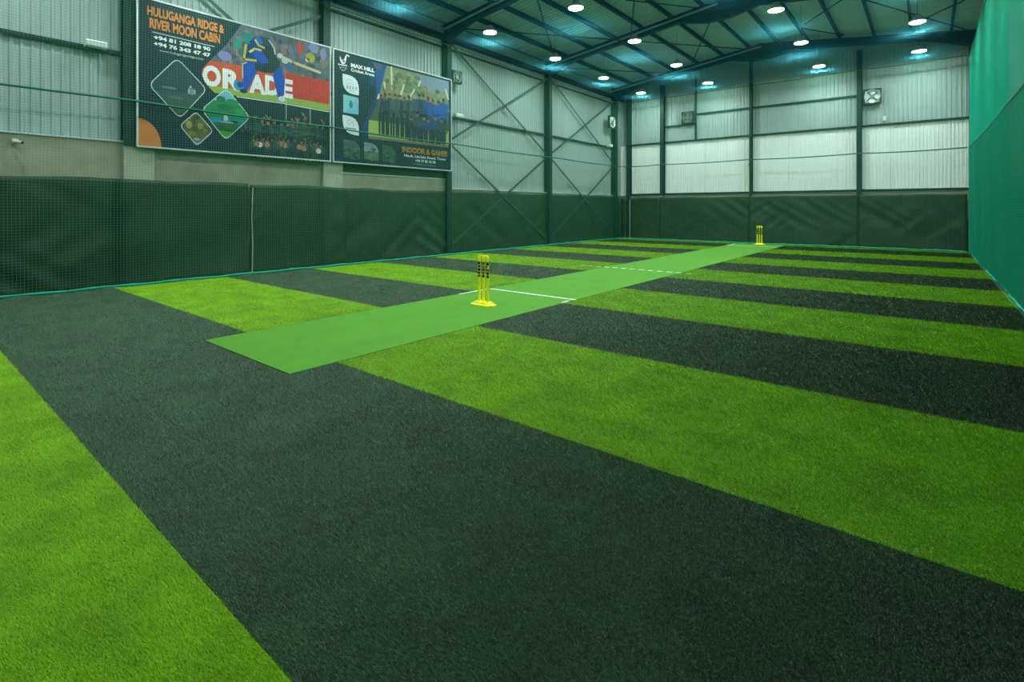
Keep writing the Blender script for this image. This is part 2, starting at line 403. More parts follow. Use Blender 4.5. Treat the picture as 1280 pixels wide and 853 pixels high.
# ------------------------------------------------------------------ steel columns
def column(name, x, y, z0, z1, axis, w, d, label):
    """axis: direction from wall into the hall"""
    t = thing(name, label, 'column', (x, y, z0), 'steel columns'); h = z1 - z0
    ax = Vector(axis); s = Vector((-ax.y, ax.x, 0))
    def bx(a0, a1, s0, s1):
        p = ax * a0 + s * s0; q = ax * a1 + s * s1
        return (min(p.x, q.x), max(p.x, q.x), min(p.y, q.y), max(p.y, q.y), 0, h)
    MB().box(*bx(d - 0.016, d, -w / 2, w / 2)).build('front_flange', 'steel', t)
    MB().box(*bx(0, 0.016, -w / 2, w / 2)).build('rear_flange', 'steel', t)
    MB().box(*bx(0.016, d - 0.016, -0.006, 0.006)).build('web', 'steel', t)
    return t
cn = {-1.1: 'out of view on the near left wall', 3.15: 'left of the larger cricket banner', 7.42: 'behind the joint of the two banners', 11.8: 'at the right end of the second banner', 17.6: 'between the two cross-braced bays of the left wall', 23.4: 'on the left wall just before the far corner'}
for y in COLY:
    z0 = 2.74 if y in (-1.1, 3.15, 7.42) else -0.02
    column('steel_column', -12.42, y, z0, zb(-12.3), (1, 0, 0), 0.2, 0.22 if z0 > 0 else 0.27, 'dark green steel column ' + cn[y])
for i, y in enumerate(COLY):
    column('steel_column', XR - 0.03, y, -0.02, zb(1.4), (-1, 0, 0), 0.2, 0.26, 'dark green steel column behind the right net, %s from the far wall' % ORD[5 - i])
for x, w, nm in ((-11.88, 0.2, 'in the far left corner'), (-10.1, 0.18, 'on the far wall nearest the left corner'), (-6.06, 0.10, 'slim, on the far wall behind the distant wicket'), (-2.1, 0.16, 'on the far wall beside the round fan'), (1.2, 0.18, 'at the far right corner behind the net')):
    column('steel_column', x, YF - 0.03, -0.02, zb(x) - 0.01, (0, -1, 0), w, 0.24, 'dark green steel column ' + nm)
p = MB().box(-0.035, 0.035, -0.08, 0, 0, zb(-8.5) - 4.7).build('wall_post', 'steel'); p.location = (-8.5, YF - 0.03, 4.7)
tag(p, 'thin dark post above the white panels beside the grey wall fan', 'post')
# girts
def girt(a, b, label, h=0.07, w=0.06):
    a, b = Vector(a), Vector(b); o = MB().bar((0, 0, 0), tuple(b - a), w, h).build('wall_girt', 'steel'); o.location = a
    return tag(o, label, 'girt', 'wall girts')
bn = ['left of the larger banner', 'behind the larger banner', 'behind the second banner', 'across the first cross-braced bay', 'across the second cross-braced bay']
gy = [-1.1, 3.15, 7.42, 11.8, 17.6, 23.4]
for i in range(5):
    girt((XL + 0.07, gy[i] + 0.11, 4.56), (XL + 0.07, gy[i + 1] - 0.11, 4.56), 'dark horizontal girt on the left wall ' + bn[i])
    if i >= 2: girt((XL + 0.07, gy[i] + 0.11, 6.80), (XL + 0.07, gy[i + 1] - 0.11, 6.80), 'high dark girt under the eave ' + bn[i], 0.06)
girt((-10.0, YF - 0.07, 5.49), (-8.54, YF - 0.07, 5.49), 'short dark girt on the far wall below the grey fan', 0.06)
girt((-8.46, YF - 0.07, 5.94), (-6.12, YF - 0.07, 5.94), 'dark girt high on the far wall left of the slim column', 0.06)
girt((-6.0, YF - 0.07, 5.94), (-2.19, YF - 0.07, 5.94), 'dark girt high on the far wall between slim column and round fan', 0.06)
girt((XL + 0.45, YF - 0.07, 4.72), (XR - 0.1, YF - 0.07, 4.72), 'dark girt along the top edge of the white panels', 0.07)
girt((XL + 0.45, YF - 0.10, 2.20), (XR - 0.1, YF - 0.10, 2.20), 'dark girt along the bottom edge of the white panels', 0.09)
# wall X bracing, flat bars in front of the cladding
def brace(y0, z0, y1, z1, label):
    x = -12.29; a, b = Vector((x, y0, z0)), Vector((x, y1, z1))
    o = MB().bar((0, 0, 0), tuple(b - a), 0.012, 0.075, upv=(0, 1, 0.001)).build('wall_brace', 'brace_steel'); o.location = a
    return tag(o, label, 'brace', 'wall braces')
for (y0, y1, nm) in ((11.92, 17.48, 'first braced bay of the left wall'), (17.72, 23.28, 'second braced bay, nearest the far corner')):
    brace(y0, 7.0, y1, 3.75, 'dark diagonal brace falling away, upper half, ' + nm)
    brace(y0, 3.75, y1, 6.85, 'dark diagonal brace rising away, upper half, ' + nm)
    brace(y0, 3.65, y1, 0.25, 'dark diagonal brace falling away, lower half, ' + nm)
    brace(y0, 0.25, y1, 3.6, 'dark diagonal brace rising away, lower half, ' + nm)
brace(3.27, 7.0, 7.3, 4.3, 'dark diagonal brace showing above the top of the larger banner')
brace(3.27, 4.3, 7.3, 6.5, 'dark diagonal brace rising behind the larger banner')

# ------------------------------------------------------------------ green tarpaulins
def tarp(u0, u1, ztop, place, label, m, seed, amp=0.035, zbot=0.0):
    nu = max(8, int((u1 - u0) / 0.09)); nz = 26; v = []; f = []
    for j in range(nz + 1):
        for i in range(nu + 1):
            u = u0 + (u1 - u0) * i / nu; t = j / nz
            zt = ztop + 0.018 * noise.noise(Vector((u * 1.1, seed, 0))) + 0.012 * math.sin(u * 2.7 + seed)
            z = zbot + (zt - zbot) * t
            n1 = noise.noise(Vector((u * 0.9 + seed * 7, z * 1.1, seed)))
            n2 = noise.noise(Vector((u * 1.6 - z * 1.9, seed * 3, z * 0.5)))     # diagonal creases
            n3 = noise.noise(Vector((u * 1.4 + z * 2.1, seed * 5 + 9, z * 0.4)))
            k2 = max(0.0, noise.noise(Vector((u * 0.45 + seed, z * 0.6, 3.1))) + 0.15); k3 = max(0.0, noise.noise(Vector((u * 0.4 - seed, z * 0.7, 8.7))) + 0.1)
            d = amp * (0.5 + 1.3 * n1 + 2.0 * k2 * (1 - abs(n2) * 3) + 2.0 * k3 * (1 - abs(n3) * 3)) * (0.35 + 0.65 * (1 - t))
            d = max(-0.03, min(0.13, d * 1.1)); d += 0.02 * (1 - t) ** 6
            v.append(place(u, z, d))
    for j in range(nz):
        for i in range(nu):
            a = j * (nu + 1) + i; f.append((a, a + 1, a + nu + 2, a + nu + 1))
    me = bpy.data.meshes.new('green_tarp'); me.from_pydata(v, [], f); me.polygons.foreach_set('use_smooth', [True] * len(f)); me.update()
    o = link_mesh('green_tarp', me, m); s = o.modifiers.new('thickness', 'SOLIDIFY'); s.thickness = 0.004
    return tag(o, label, 'tarp', 'green tarpaulins')
def pil(u, xx):
    # the cloth lies back between the concrete pilasters
    if xx < -12.2: return 0.0
    def st(a, b, t): t = max(0.0, min(1.0, (t - a) / (b - a))); return t * t * (3 - 2 * t)
    over = max(st(2.90, 3.04, u) * (1 - st(3.60, 3.85, u)), st(7.15, 7.32, u))
    return -0.12 * (1 - over)
for k, (y0, y1, zt, xx, lab) in enumerate((
        (-3.9, 5.46, 2.08, -12.18, 'dark green tarpaulin on the left wall, nearest the camera, left of the pale cord'),
        (5.48, 7.96, 2.07, -12.18, 'dark green tarpaulin under the larger banner, right of the pale cord'),
        (7.98, 11.78, 2.06, -12.30, 'dark green tarpaulin below the second banner'),
        (11.82, 17.58, 2.10, -12.33, 'dark green tarpaulin behind the first cross-braced bay'),
        (17.62, 23.38, 2.10, -12.33, 'dark green tarpaulin behind the second cross-braced bay'),
        (23.42, 24.0, 2.08, -12.33, 'narrow dark green tarpaulin between the two corner columns'))):
    tarp(y0, y1, zt, lambda u, z, d, xx=xx: (xx + pil(u, xx) + max(-0.012, min(d, 0.12 if xx > -12.2 else (0.10 if xx > -12.31 else 0.03))), u, z), lab, 'tarp', k + 1)
for k, (x0, x1, lab) in enumerate(((-12.28, -12.0, 'sliver of green tarpaulin behind the far left corner column'), (-11.72, -10.22, 'narrow green tarpaulin on the far wall in the left corner'), (-10.2, -6.12, 'green tarpaulin on the far wall left of the distant wicket'), (-6.1, -2.12, 'green tarpaulin on the far wall right behind the distant wicket'), (-2.1, 1.06, 'green tarpaulin on the far wall beside the right net'))):
    tarp(x0, x1, 2.03, lambda u, z, d: (u, 24.05 - d, z), lab, 'tarp_far', 11 + k, amp=0.03)
tarp(YB + 0.2, YF - 0.6, 2.05, lambda u, z, d: (1.2 - min(d, 0.03), u, z), 'dark green tarpaulin on the right wall behind the side net', 'tarp', 31)
c = MB().tube([(0, 0, 0.02), (0.004, 0.01, 0.7), (0, -0.01, 1.3), (0, 0.015, 1.98)], 0.008, 6).build('hanging_cord', 'cord'); c.location = (-12.12, 5.47, 0)
tag(c, 'pale cord hanging down the seam of the left wall tarpaulin', 'cord')
c = MB().tube([(0, 0, 0.0), (0, 0, 1.95)], 0.022, 8).build('corner_pole', 'lamp_body'); c.location = (-11.66, 23.85, 0)
tag(c, 'slim grey pole at the left edge of the far wall tarpaulin', 'pole')
c = MB().box(-0.07, 0.07, -0.02, 0.0, 0, 0.06).build('wall_bracket', 'flashing'); c.location = (-10.1, 24.06, 2.06)
tag(c, 'small pale bracket at the foot of the far wall column', 'bracket')

# ------------------------------------------------------------------ nets
MESH = 0.05
def threads(lines, r, sides=4):
    """numpy tubes: lines = list of (k,3) arrays"""
    V = []; F = []; n = 0
    for P in lines:
        P = np.asarray(P, float); k = len(P)
        t = np.gradient(P, axis=0); t /= np.linalg.norm(t, axis=1, keepdims=True)
        a = np.where(np.abs(t[:, 2:3]) < 0.9, np.array([[0, 0, 1.0]]), np.array([[1.0, 0, 0]]))
        u = np.cross(t, a); u /= np.linalg.norm(u, axis=1, keepdims=True); w = np.cross(t, u)
        ring = [P + r * (math.cos(2 * math.pi * (q + .5) / sides) * u + math.sin(2 * math.pi * (q + .5) / sides) * w) for q in range(sides)]
        V.append(np.stack(ring, 1).reshape(-1, 3))
        i = np.arange(k - 1)[:, None] * sides + n; q = np.arange(sides)[None]; q2 = (q + 1) % sides
        F.append(np.stack([i + q, i + q2, i + q2 + sides, i + q + sides], -1).reshape(-1, 4)); n += k * sides
    V = np.concatenate(V); F = np.concatenate(F)
    me = bpy.data.meshes.new('net_mesh'); nf = len(F)
    me.vertices.add(len(V)); me.vertices.foreach_set('co', V.reshape(-1))
    me.loops.add(nf * 4); me.loops.foreach_set('vertex_index', F.reshape(-1).astype(np.int32))
    me.polygons.add(nf); me.polygons.foreach_set('loop_start', np.arange(0, nf * 4, 4, dtype=np.int32))
    me.update(); return me
def side_net(u0, u1, ztop, place, label, wob, r=0.0019, sag=0.03, bays=(), mesh=MESH, m='net'):
    t = thing('cricket_net', label, 'net', place(u0, 0, 0), 'cage nets')
    base = np.array(place(u0, 0, 0))
    def W(u, z): return wob * (np.sin(u * 0.9 + 0.6 * z) * 0.6 + np.sin(u * 2.3 - 0.9 * z + 1.0) * 0.4) * np.minimum(1, z / 0.6)
    L = []
    zz = np.linspace(0.01, ztop, 9)
    for u in np.arange(u0, u1, mesh):
        L.append(np.array([place(u + 0.006 * math.sin(z * 2 + u), z, W(u, z)) for z in zz]))
    uu = np.linspace(u0, u1, max(12, int((u1 - u0) / 0.45)))
    for z in np.arange(0.03, ztop, mesh):
        L.append(np.array([place(u, z + 0.008 * math.sin(u * 0.8 + z), W(u, z)) for u in uu]))
    me = threads([l - base for l in L], r); o = link_mesh('net_mesh', me, m, t); o['kind'] = 'stuff'
    if m == 'net_teal':                      # a second, darker net doubled over the lower half
        L2 = []
        for u in np.arange(u0 + 0.01, u1, 0.036): L2.append(np.array([place(u, z, 0.02 + W(u, z)) for z in np.linspace(0.03, 3.32 + 0.25 * abs((u - 9.75) / 13.85) ** 2, 6)]))
        for z in np.arange(0.05, 3.3, 0.036): L2.append(np.array([place(u, z + 0.008 * math.sin(u * 0.8 + z), 0.02 + W(u, z)) for u in uu]))
        link_mesh('lower_net_mesh', threads([l - base for l in L2], 0.0015), 'net_lower', t)['kind'] = 'stuff'
    def rope(z, rad, name, m, sg, side=6):
        pts = []
        for u in np.linspace(u0, u1, 90):
            ph = 0.0
            for a, b in zip(bays[:-1], bays[1:]):
                if a <= u <= b: ph = math.sin(math.pi * (u - a) / (b - a))
            pts.append(np.array(place(u, z - sg * ph, W(u, z) + 0.006)) - base)
        MB().tube([tuple(p) for p in pts], rad, side).build(name, m, t, smooth=True)
    rope(3.60, 0.021, 'middle_rope', 'rope', sag); rope(ztop, 0.014, 'top_rope', 'rope', sag)
    pts = [np.array(place(u, 0.028 + 0.006 * math.sin(u * 5.1), 0.012 * math.sin(u * 1.3) + 0.006 * math.sin(u * 7))) - base for u in np.linspace(u0, u1, 160)]
    MB().tube([tuple(p) for p in pts], 0.026, 8, radii=[0.022 + 0.009 * (0.5 + 0.5 * math.sin(i * 1.7)) for i in range(160)]).build('hem', 'hem', t, smooth=True)
    return t
side_net(NB, NF, 6.75, lambda u, z, d: (NL + d, u, z), 'green cricket net hanging along the left wall in front of the banners', 0.02, bays=[-4.1, -1.1, 3.15, 7.42, 11.8, 17.6, 23.6])
side_net(NB, NF, 6.75, lambda u, z, d: (NR - d, u, z), 'teal cricket net along the right side, close to the camera', 0.008, r=0.0016, sag=0.28, mesh=0.028, m='net_teal', bays=[-4.1, 23.6])
side_net(NL + 0.05, NR - 0.05, 6.78, lambda u, z, d: (u, NF - d, z), 'green cricket net across the far end in front of the white panels', 0.02, bays=[-11.93, -10.1, -6.06, -2.1, 1.04])
# roof net, sagging between the walls
t = thing('roof_net', 'fine blue-green net spread under the ceiling lamps', 'net', (XA, 10, 6.4))
def zn(x, y):
    u = (x - NL) / (NR - NL); e = max(0.0, min(1.0, (NF - y) / 9.0)); e = 1 - (1 - e) ** 2
    return 6.78 + 0.08 * math.sin(math.pi * u) * (1 - e) - 0.42 * e * math.sin(math.pi * u) + 0.02 * math.sin(x * 1.7) * math.sin(y * 1.1)
L = []; o0 = np.array((XA, 10, 6.4))
ys = np.linspace(NB, NF, 26); xs = np.linspace(NL, NR, 16)
for x in np.arange(NL, NR, MESH): L.append(np.array([(x, y, zn(x, y)) for y in ys]) - o0)
for y in np.arange(NB, NF, MESH): L.append(np.array([(x, y, zn(x, y)) for x in xs]) - o0)
o = link_mesh('net_mesh', threads(L, 0.0011, 3), 'roof_net', t); o['kind'] = 'stuff'

# ------------------------------------------------------------------ high-bay lamps
lx = [-10.56, -7.45, -3.26, -0.25]; ly = [22.75 - 3.59 * k for k in range(7)]; ZL = 7.0
me_shade = MB().lathe([(0.05, 0.16), (0.09, 0.155), (0.10, 0.07), (0.15, 0.05), (0.20, 0.0), (0.215, -0.054), (0.203, -0.054), (0.14, 0.03), (0.02, 0.04)], seg=24).mesh('shade')
me_lens = MB().lathe([(0.19, -0.03), (0.19, -0.045), (0.16, -0.058), (0.09, -0.070), (0.01, -0.074)], seg=24).mesh('lens')
me_hook = MB().tube([(0, 0, 0.155), (0, 0, 0.2)], 0.02, 8).mesh('hook')
for me, mm in ((me_shade, 'lamp_body'), (me_lens, 'lamp_lens'), (me_hook, 'dark_plastic')):
    me.materials.append(MATS[mm]); me.polygons.foreach_set('use_smooth', [True] * len(me.polygons))
rowname = ['left wall row', 'left ridge row', 'right ridge row', 'right net row']
for i, x in enumerate(lx):
    zt = zb(x) + 0.3
    for k, y in enumerate(ly):
        t = thing('high_bay_lamp', 'glowing round high-bay lamp, %s, %s from the far wall' % (rowname[i], ORD[k]), 'lamp', (x, y, ZL), 'high-bay lamps')
        link_mesh('shade', me_shade, None, t); link_mesh('lens', me_lens, None, t); link_mesh('hook', me_hook, None, t)
        MB().tube([(0, 0, 0.19), (0, 0, zr(x) - ZL - 0.01)], 0.006, 5).build('cable', 'dark_plastic', t)

# ------------------------------------------------------------------ pitch mat and creases
PXL, PXR = -6.397, -4.495
pm = MB().box(PXL, PXR, 2.36, 23.5, 0.001, 0.009).build('pitch_mat', 'pitch')
tag(pm, 'long plain green cricket pitch mat laid across the striped turf', 'mat')
def line(x0, x1, y0, y1, nm='crease_line', z=0.009): MB().box(x0, x1, y0, y1, z, z + 0.0025).build(nm, 'white_paint', pm)
line(PXL + 0.06, PXR + 0.01, 7.19, 7.24)
line(PXL + 0.01, PXL + 0.045, 6.42, 7.2, 'return_crease'); line(PXR - 0.045, PXR - 0.01, 6.86, 7.05, 'return_crease')
x = -7.15
while x < -4.1:
    line(x, x + 0.13, 11.71, 11.77, 'crease_dash', 0.009 if PXL - 0.05 < x < PXR else 0.004); x += 0.235
line(PXL + 0.05, PXR - 0.02, 21.80, 21.86); line(PXL + 0.01, PXL + 0.05, 21.86, 22.9, 'return_crease')

# ------------------------------------------------------------------ wickets
def wicket(x, y, label):
    t = thing('wicket', label, 'wicket', (x, y, 0.0095), 'cricket wickets')
    b = MB(); hw, hd = 0.185, 0.11
    def rr(w, d, r, n=5):
        o = []
        for cx, cy, a0 in ((w - r, d - r, 0), (-w + r, d - r, 90), (-w + r, -d + r, 180), (w - r, -d + r, 270)):
            for k in range(n): a = math.radians(a0 + 90 * k / (n - 1)); o.append((cx + r * math.cos(a), cy + r * math.sin(a)))
        return o
    rings = [(rr(hw, hd, 0.03), 0.0), (rr(hw, hd, 0.03), 0.012), (rr(hw - 0.03, hd - 0.025, 0.03), 0.022), (rr(hw - 0.045, hd - 0.04, 0.03), 0.05), (rr(hw - 0.055, hd - 0.05, 0.025), 0.056)]
    n = len(rings[0][0])
    for ring, z in rings: b.v += [(p[0], p[1], z) for p in ring]
    for i in range(len(rings) - 1):
        for k in range(n): b.f.append((i * n + k, i * n + (k + 1) % n, (i + 1) * n + (k + 1) % n, (i + 1) * n + k))
    b.f.append(tuple(range(n - 1, -1, -1))); b.f.append(tuple((len(rings) - 1) * n + k for k in range(n)))
    b.build('base', 'yellow', t, smooth=False)
    for sx in (-1, 1):                       # feet sticking out of the base
        MB().box(sx * hw - 0.03 + (0.02 if sx > 0 else -0.02), sx * hw + 0.03 + (0.02 if sx > 0 else -0.02), -0.04, 0.04, 0, 0.014).build('foot', 'yellow', t)
    for sx in (-0.088, 0, 0.088):
        s = MB().lathe([(0.025, 0.05), (0.0215, 0.09), (0.0215, 0.70), (0.024, 0.71), (0.024, 0.742), (0.017, 0.755)], (sx, 0, 0), 14).build('stump', 'yellow', t, smooth=True)
        rg = random.Random(int(sx * 1000) + 5); mk = MB(); z = 0.665
        while z > 0.44:
            hh = rg.uniform(0.034, 0.050)
            for a0, a1 in ((-112, -62), (-56, 2)):
                if rg.random() < 0.05: continue
                R = 0.0225; k = 4; nn = len(mk.v); a0 += rg.uniform(-12, 8)
                for zz in (z, z - hh):
                    for q in range(k): a = math.radians(a0 + (a1 - a0) * q / (k - 1)); mk.v.append((sx + R * math.cos(a), R * math.sin(a), zz))
                mk.f += [(nn + q, nn + q + 1, nn + k + q + 1, nn + k + q) for q in range(k - 1)]
            z -= hh + rg.uniform(0.007, 0.012)
        mk.build('black_marking', 'black_ink', s)
    for sx in (-0.044, 0.044):
        MB().tube([(sx - 0.052, 0, 0.762), (sx - 0.02, 0, 0.762), (sx + 0.02, 0, 0.762), (sx + 0.052, 0, 0.762)], 0.01, 8, radii=[0.007, 0.011, 0.011, 0.007]).build('bail', 'yellow', t, smooth=True)
    return t
wicket(-5.37, 5.94, 'yellow plastic wicket with black markings standing on the near end of the pitch')
wicket(-5.42, 22.95, 'small distant yellow wicket at the far end of the pitch mat')

# ------------------------------------------------------------------ wall fixtures
def fan(loc, face, label, size=0.56, bright='white_plastic'):
    t = thing('wall_fan', label, 'fan', loc, 'wall fans'); t.rotation_euler = (0, 0, face)
    # local: faces -y
    h = size / 2
    fr = MB()
    for x0, x1, z0, z1 in ((-h, h, -h, -h + 0.05), (-h, h, h - 0.05, h), (-h, -h + 0.05, -h + 0.05, h - 0.05), (h - 0.05, h, -h + 0.05, h - 0.05)): fr.box(x0, x1, -0.09, 0.02, z0, z1)
    fr.build('housing', 'dark_plastic', t)
    MB().box(-h + 0.05, h - 0.05, 0.0, 0.01, -h + 0.05, h - 0.05).build('back_plate', bright, t)
    rg = MB(); seg = 28; r0, r1 = h - 0.055, h - 0.03
    prof = [(r0, -0.1), (r1, -0.1), (r1, -0.02), (r0, -0.02)]
    for k in range(seg):
        a = 2 * math.pi * k / seg
        for r, yy in prof: rg.v.append((r * math.cos(a), yy, r * math.sin(a)))
    for k in range(seg):
        for q in range(4): rg.f.append((k * 4 + q, k * 4 + (q + 1) % 4, ((k + 1) % seg) * 4 + (q + 1) % 4, ((k + 1) % seg) * 4 + q))
    rg.build('shroud_ring', bright, t, smooth=True)
    for k in range(4):
        a = math.radians(42 + 90 * k); b = MB(); d = Vector((math.cos(a), 0, math.sin(a)))
        b.bar(tuple(d * 0.04 + Vector((0, -0.06, 0))), tuple(d * (h - 0.05) + Vector((0, -0.06, 0))), 0.02, 0.035, upv=(-d.z, 0, d.x))
        b.build('strut', 'dark_plastic', t)
        a2 = a + math.radians(45); d2 = Vector((math.cos(a2), 0, math.sin(a2)))
        bl = MB().bar(tuple(d2 * 0.05 + Vector((0, -0.03, 0))), tuple(d2 * (h - 0.075) + Vector((0, -0.03, 0))), 0.012, 0.17, upv=(-d2.z, 0.35, d2.x)); bl.build('blade', bright, t)
    hb = MB(); 
    for k in range(12): a = 2 * math.pi * k / 12; hb.v += [(0.075 * math.cos(a), -0.085, 0.075 * math.sin(a)), (0.075 * math.cos(a), -0.015, 0.075 * math.sin(a))]
    for k in range(12): j = (k + 1) % 12; hb.f.append((2 * k, 2 * j, 2 * j + 1, 2 * k + 1))
    hb.f.append(tuple(2 * k for k in range(12))); hb.f.append(tuple(2 * k + 1 for k in range(12)))
    hb.build('motor_hub', 'grey_plastic', t)
    return t
fan((-1.68, YF - 0.14, 5.82), 0, 'white square exhaust fan with crossed struts high on the far wall', 0.58)
fan((-8.86, YF - 0.14, 5.80), 0, 'grey exhaust fan high on the far wall beside a thin post', 0.56, 'grey_plastic')
fan((-12.20, 12.12, 5.85), math.radians(90), 'wall fan beside the column at the right end of the second banner', 0.42, 'grey_plastic')
fan((-12.18, 22.85, 5.75), math.radians(90), 'dark framed wall fan on the left wall close to the far corner', 0.6)
def wall_box(loc, label):
    t = thing('wall_light_box', label, 'light fitting', loc, 'box fittings on the girt')
    MB().prism([(0, -0.07), (0.16, -0.05), (0.18, 0.03), (0.16, 0.06), (0, 0.07)], 'y', -0.16, 0.16).build('body', 'white_plastic', t)
    MB().box(-0.06, 0.0, -0.05, 0.05, -0.04, 0.04).build('bracket', 'grey_plastic', t)
    MB().box(0.02, 0.15, -0.14, 0.14, -0.078, -0.062).build('diffuser', 'grey_plastic', t)
wall_box((-12.29, 2.62, 4.60), 'white box fitting on the girt left of the larger banner')
wall_box((-12.29, 12.25, 4.60), 'white box fitting on the girt just right of the second banner')
wall_box((-12.29, 22.75, 4.60), 'white box fitting on the girt near the far corner column')
def cctv(loc, rz, label):
    t = thing('security_camera', label, 'camera', loc, 'security cameras'); t.rotation_euler = (0, 0, rz)
    MB().box(-0.04, 0.04, -0.015, 0.0, -0.04, 0.04).build('mount', 'white_plastic', t)
    MB().tube([(0, -0.015, 0), (0, -0.06, -0.01)], 0.012, 8).build('arm', 'white_plastic', t)
    MB().tube([(-0.02, -0.05, -0.015), (0.07, -0.14, -0.035)], 0.028, 10).build('barrel', 'white_plastic', t, smooth=False)
    MB().tube([(0.07, -0.14, -0.035), (0.078, -0.148, -0.037)], 0.024, 10).build('lens', 'dark_plastic', t)
cctv((-12.32, 1.53, 2.68), math.radians(90), 'small white security camera on the concrete wall at the left edge')
cctv((-6.16, YF - 0.29, 3.45), 0, 'small dark security camera on the slim far wall column')
b = MB().box(-0.05, 0.05, -0.06, 0, -0.08, 0.08).box(-0.02, 0.02, -0.08, -0.06, -0.05, 0.05).build('junction_box', 'white_plastic'); b.location = (-1.3, YF - 0.03, 4.95)
tag(b, 'small pale junction box above the white panels below the round fan', 'box')

# ------------------------------------------------------------------ banners
XB = -12.13
def bp(px, py): p = on_x(px, py, XB); return (p.y, p.z)
class Print:
    def __init__(s, org): s.v = []; s.f = []; s.c = []; s.o = org
    def poly(s, pts, col, layer, plane=False):
        n = len(s.v)
        for p in pts:
            y, z = p if plane else bp(*p)
            s.v.append((XB + 0.0016 * layer - s.o[0], y - s.o[1], z - s.o[2]))
        s.f.append(tuple(range(n, n + len(pts)))); s.c.append(lin(col)); return s
    def ell(s, px, py, rx, ry, col, layer, n=10, rot=0):
        c = bp(px, py); k = bp(px + rx, py)[0] - c[0]; kz = c[1] - bp(px, py + ry)[1]
        pts = []
        for i in range(n):
            a = 2 * math.pi * i / n; x, y = k * math.cos(a), kz * math.sin(a)
            pts.append((c[0] + x * math.cos(rot) - y * math.sin(rot), c[1] + x * math.sin(rot) + y * math.cos(rot)))
        return s.poly(pts, col, layer, True)
    def stroke(s, pts, w, col, layer):
        for a, b in zip(pts[:-1], pts[1:]):
            a, b = Vector(bp(*a)), Vector(bp(*b)); d = (b - a).normalized(); n = Vector((-d.y, d.x)) * w / 2; e = d * w * 0.25
            s.poly([tuple(a - e + n), tuple(a - e - n), tuple(b + e - n), tuple(b + e + n)], col, layer, True)
        return s
    def build(s, name, parent):
        me = bpy.data.meshes.new(name); me.from_pydata(s.v, [], s.f); me.update()
        bm = bmesh.new(); bm.from_mesh(me)
        for f in bm.faces:
            f.normal_update()
            if f.normal.x < 0: f.normal_flip()
        bm.to_mesh(me); bm.free()
        at = me.color_attributes.new('ink', 'FLOAT_COLOR', 'CORNER'); k = 0
        for p in me.polygons:
            for _ in p.loop_indices: at.data[k].color = (*s.c[p.index], 1); k += 1
        return link_mesh(name, me, 'print', parent)
def text(body, box, col, layer, name, parent, org, bold=0.0, shear=0.0):
    """box in pixels: (left, top, right, bottom) measured at the lettering's own left and right ends: ((xl,yt,yb),(xr,yt,yb))"""
    (xl, ytl, ybl), (xr, ytr, ybr) = box
    cu = bpy.data.curves.new(name, 'FONT'); cu.body = body; cu.offset = bold; cu.resolution_u = 3; cu.shear = shear
    tmp = bpy.data.objects.new('tmp', cu); COL.objects.link(tmp)
    dg = bpy.context.evaluated_depsgraph_get(); me = bpy.data.meshes.new_from_object(tmp.evaluated_get(dg)); bpy.data.objects.remove(tmp); bpy.data.curves.remove(cu)
    co = np.zeros(len(me.vertices) * 3); me.vertices.foreach_get('co', co); co = co.reshape(-1, 3)
    lo, hi = co.min(0), co.max(0)
    (y0, zt0), (_, zb0) = bp(xl, ytl), bp(xl, ybl); (y1, zt1), (_, zb1) = bp(xr, ytr), bp(xr, ybr)
    zt, zbm = (zt0 + zt1) / 2, (zb0 + zb1) / 2
    u = (co[:, 0] - lo[0]) / (hi[0] - lo[0]); v = (co[:, 1] - lo[1]) / (hi[1] - lo[1])
    out = np.stack([np.full(len(co), XB + 0.0016 * layer - org[0]), y0 + (y1 - y0) * u - org[1], zbm + (zt - zbm) * v - org[2]], 1)
    me.vertices.foreach_set('co', out.reshape(-1)); me.materials.clear()
    at = me.color_attributes.new('ink', 'FLOAT_COLOR', 'CORNER'); at.data.foreach_set('color', np.tile((*lin(col), 1), (len(me.loops), 1)).reshape(-1)); me.update()
    return link_mesh(name, me, 'print', parent)
def rounded(cpts, r, n=5):
    """rounded polygon in banner plane from pixel corners"""
    P = [Vector(bp(*p)) for p in cpts]; out = []
    for i, p in enumerate(P):
        a, b = P[i - 1], P[(i + 1) % len(P)]; rr = r if not isinstance(r, (list, tuple)) else r[i]
        s, e = p + (a - p).normalized() * rr, p + (b - p).normalized() * rr
        if rr == 0: out.append(tuple(p)); continue
        for k in range(n): t = k / (n - 1); out.append(tuple((1 - t) ** 2 * s + 2 * t * (1 - t) * p + t * t * e))
    return out
def shrink(poly, d):
    c = sum((Vector(p) for p in poly), Vector((0, 0))) / len(poly); R = max((Vector(p) - c).length for p in poly)
    return [tuple(c + (Vector(p) - c) * (1 - d / R)) for p in poly]
def clip(poly, a, b, keep):
    """half-plane clip in banner plane; keep point side of line a-b"""
    a, b, keep = Vector(a), Vector(b), Vector(keep)
    def sd(p): return (b.x - a.x) * (p[1] - a.y) - (b.y - a.y) * (p[0] - a.x)
    s = 1 if sd(keep) > 0 else -1; out = []
    for i in range(len(poly)):
        p, q = poly[i - 1], poly[i]; dp, dq = s * sd(p), s * sd(q)
        if (dp >= 0) != (dq >= 0): t = dp / (dp - dq); out.append((p[0] + (q[0] - p[0]) * t, p[1] + (q[1] - p[1]) * t))
        if dq >= 0: out.append(tuple(q))
    return out
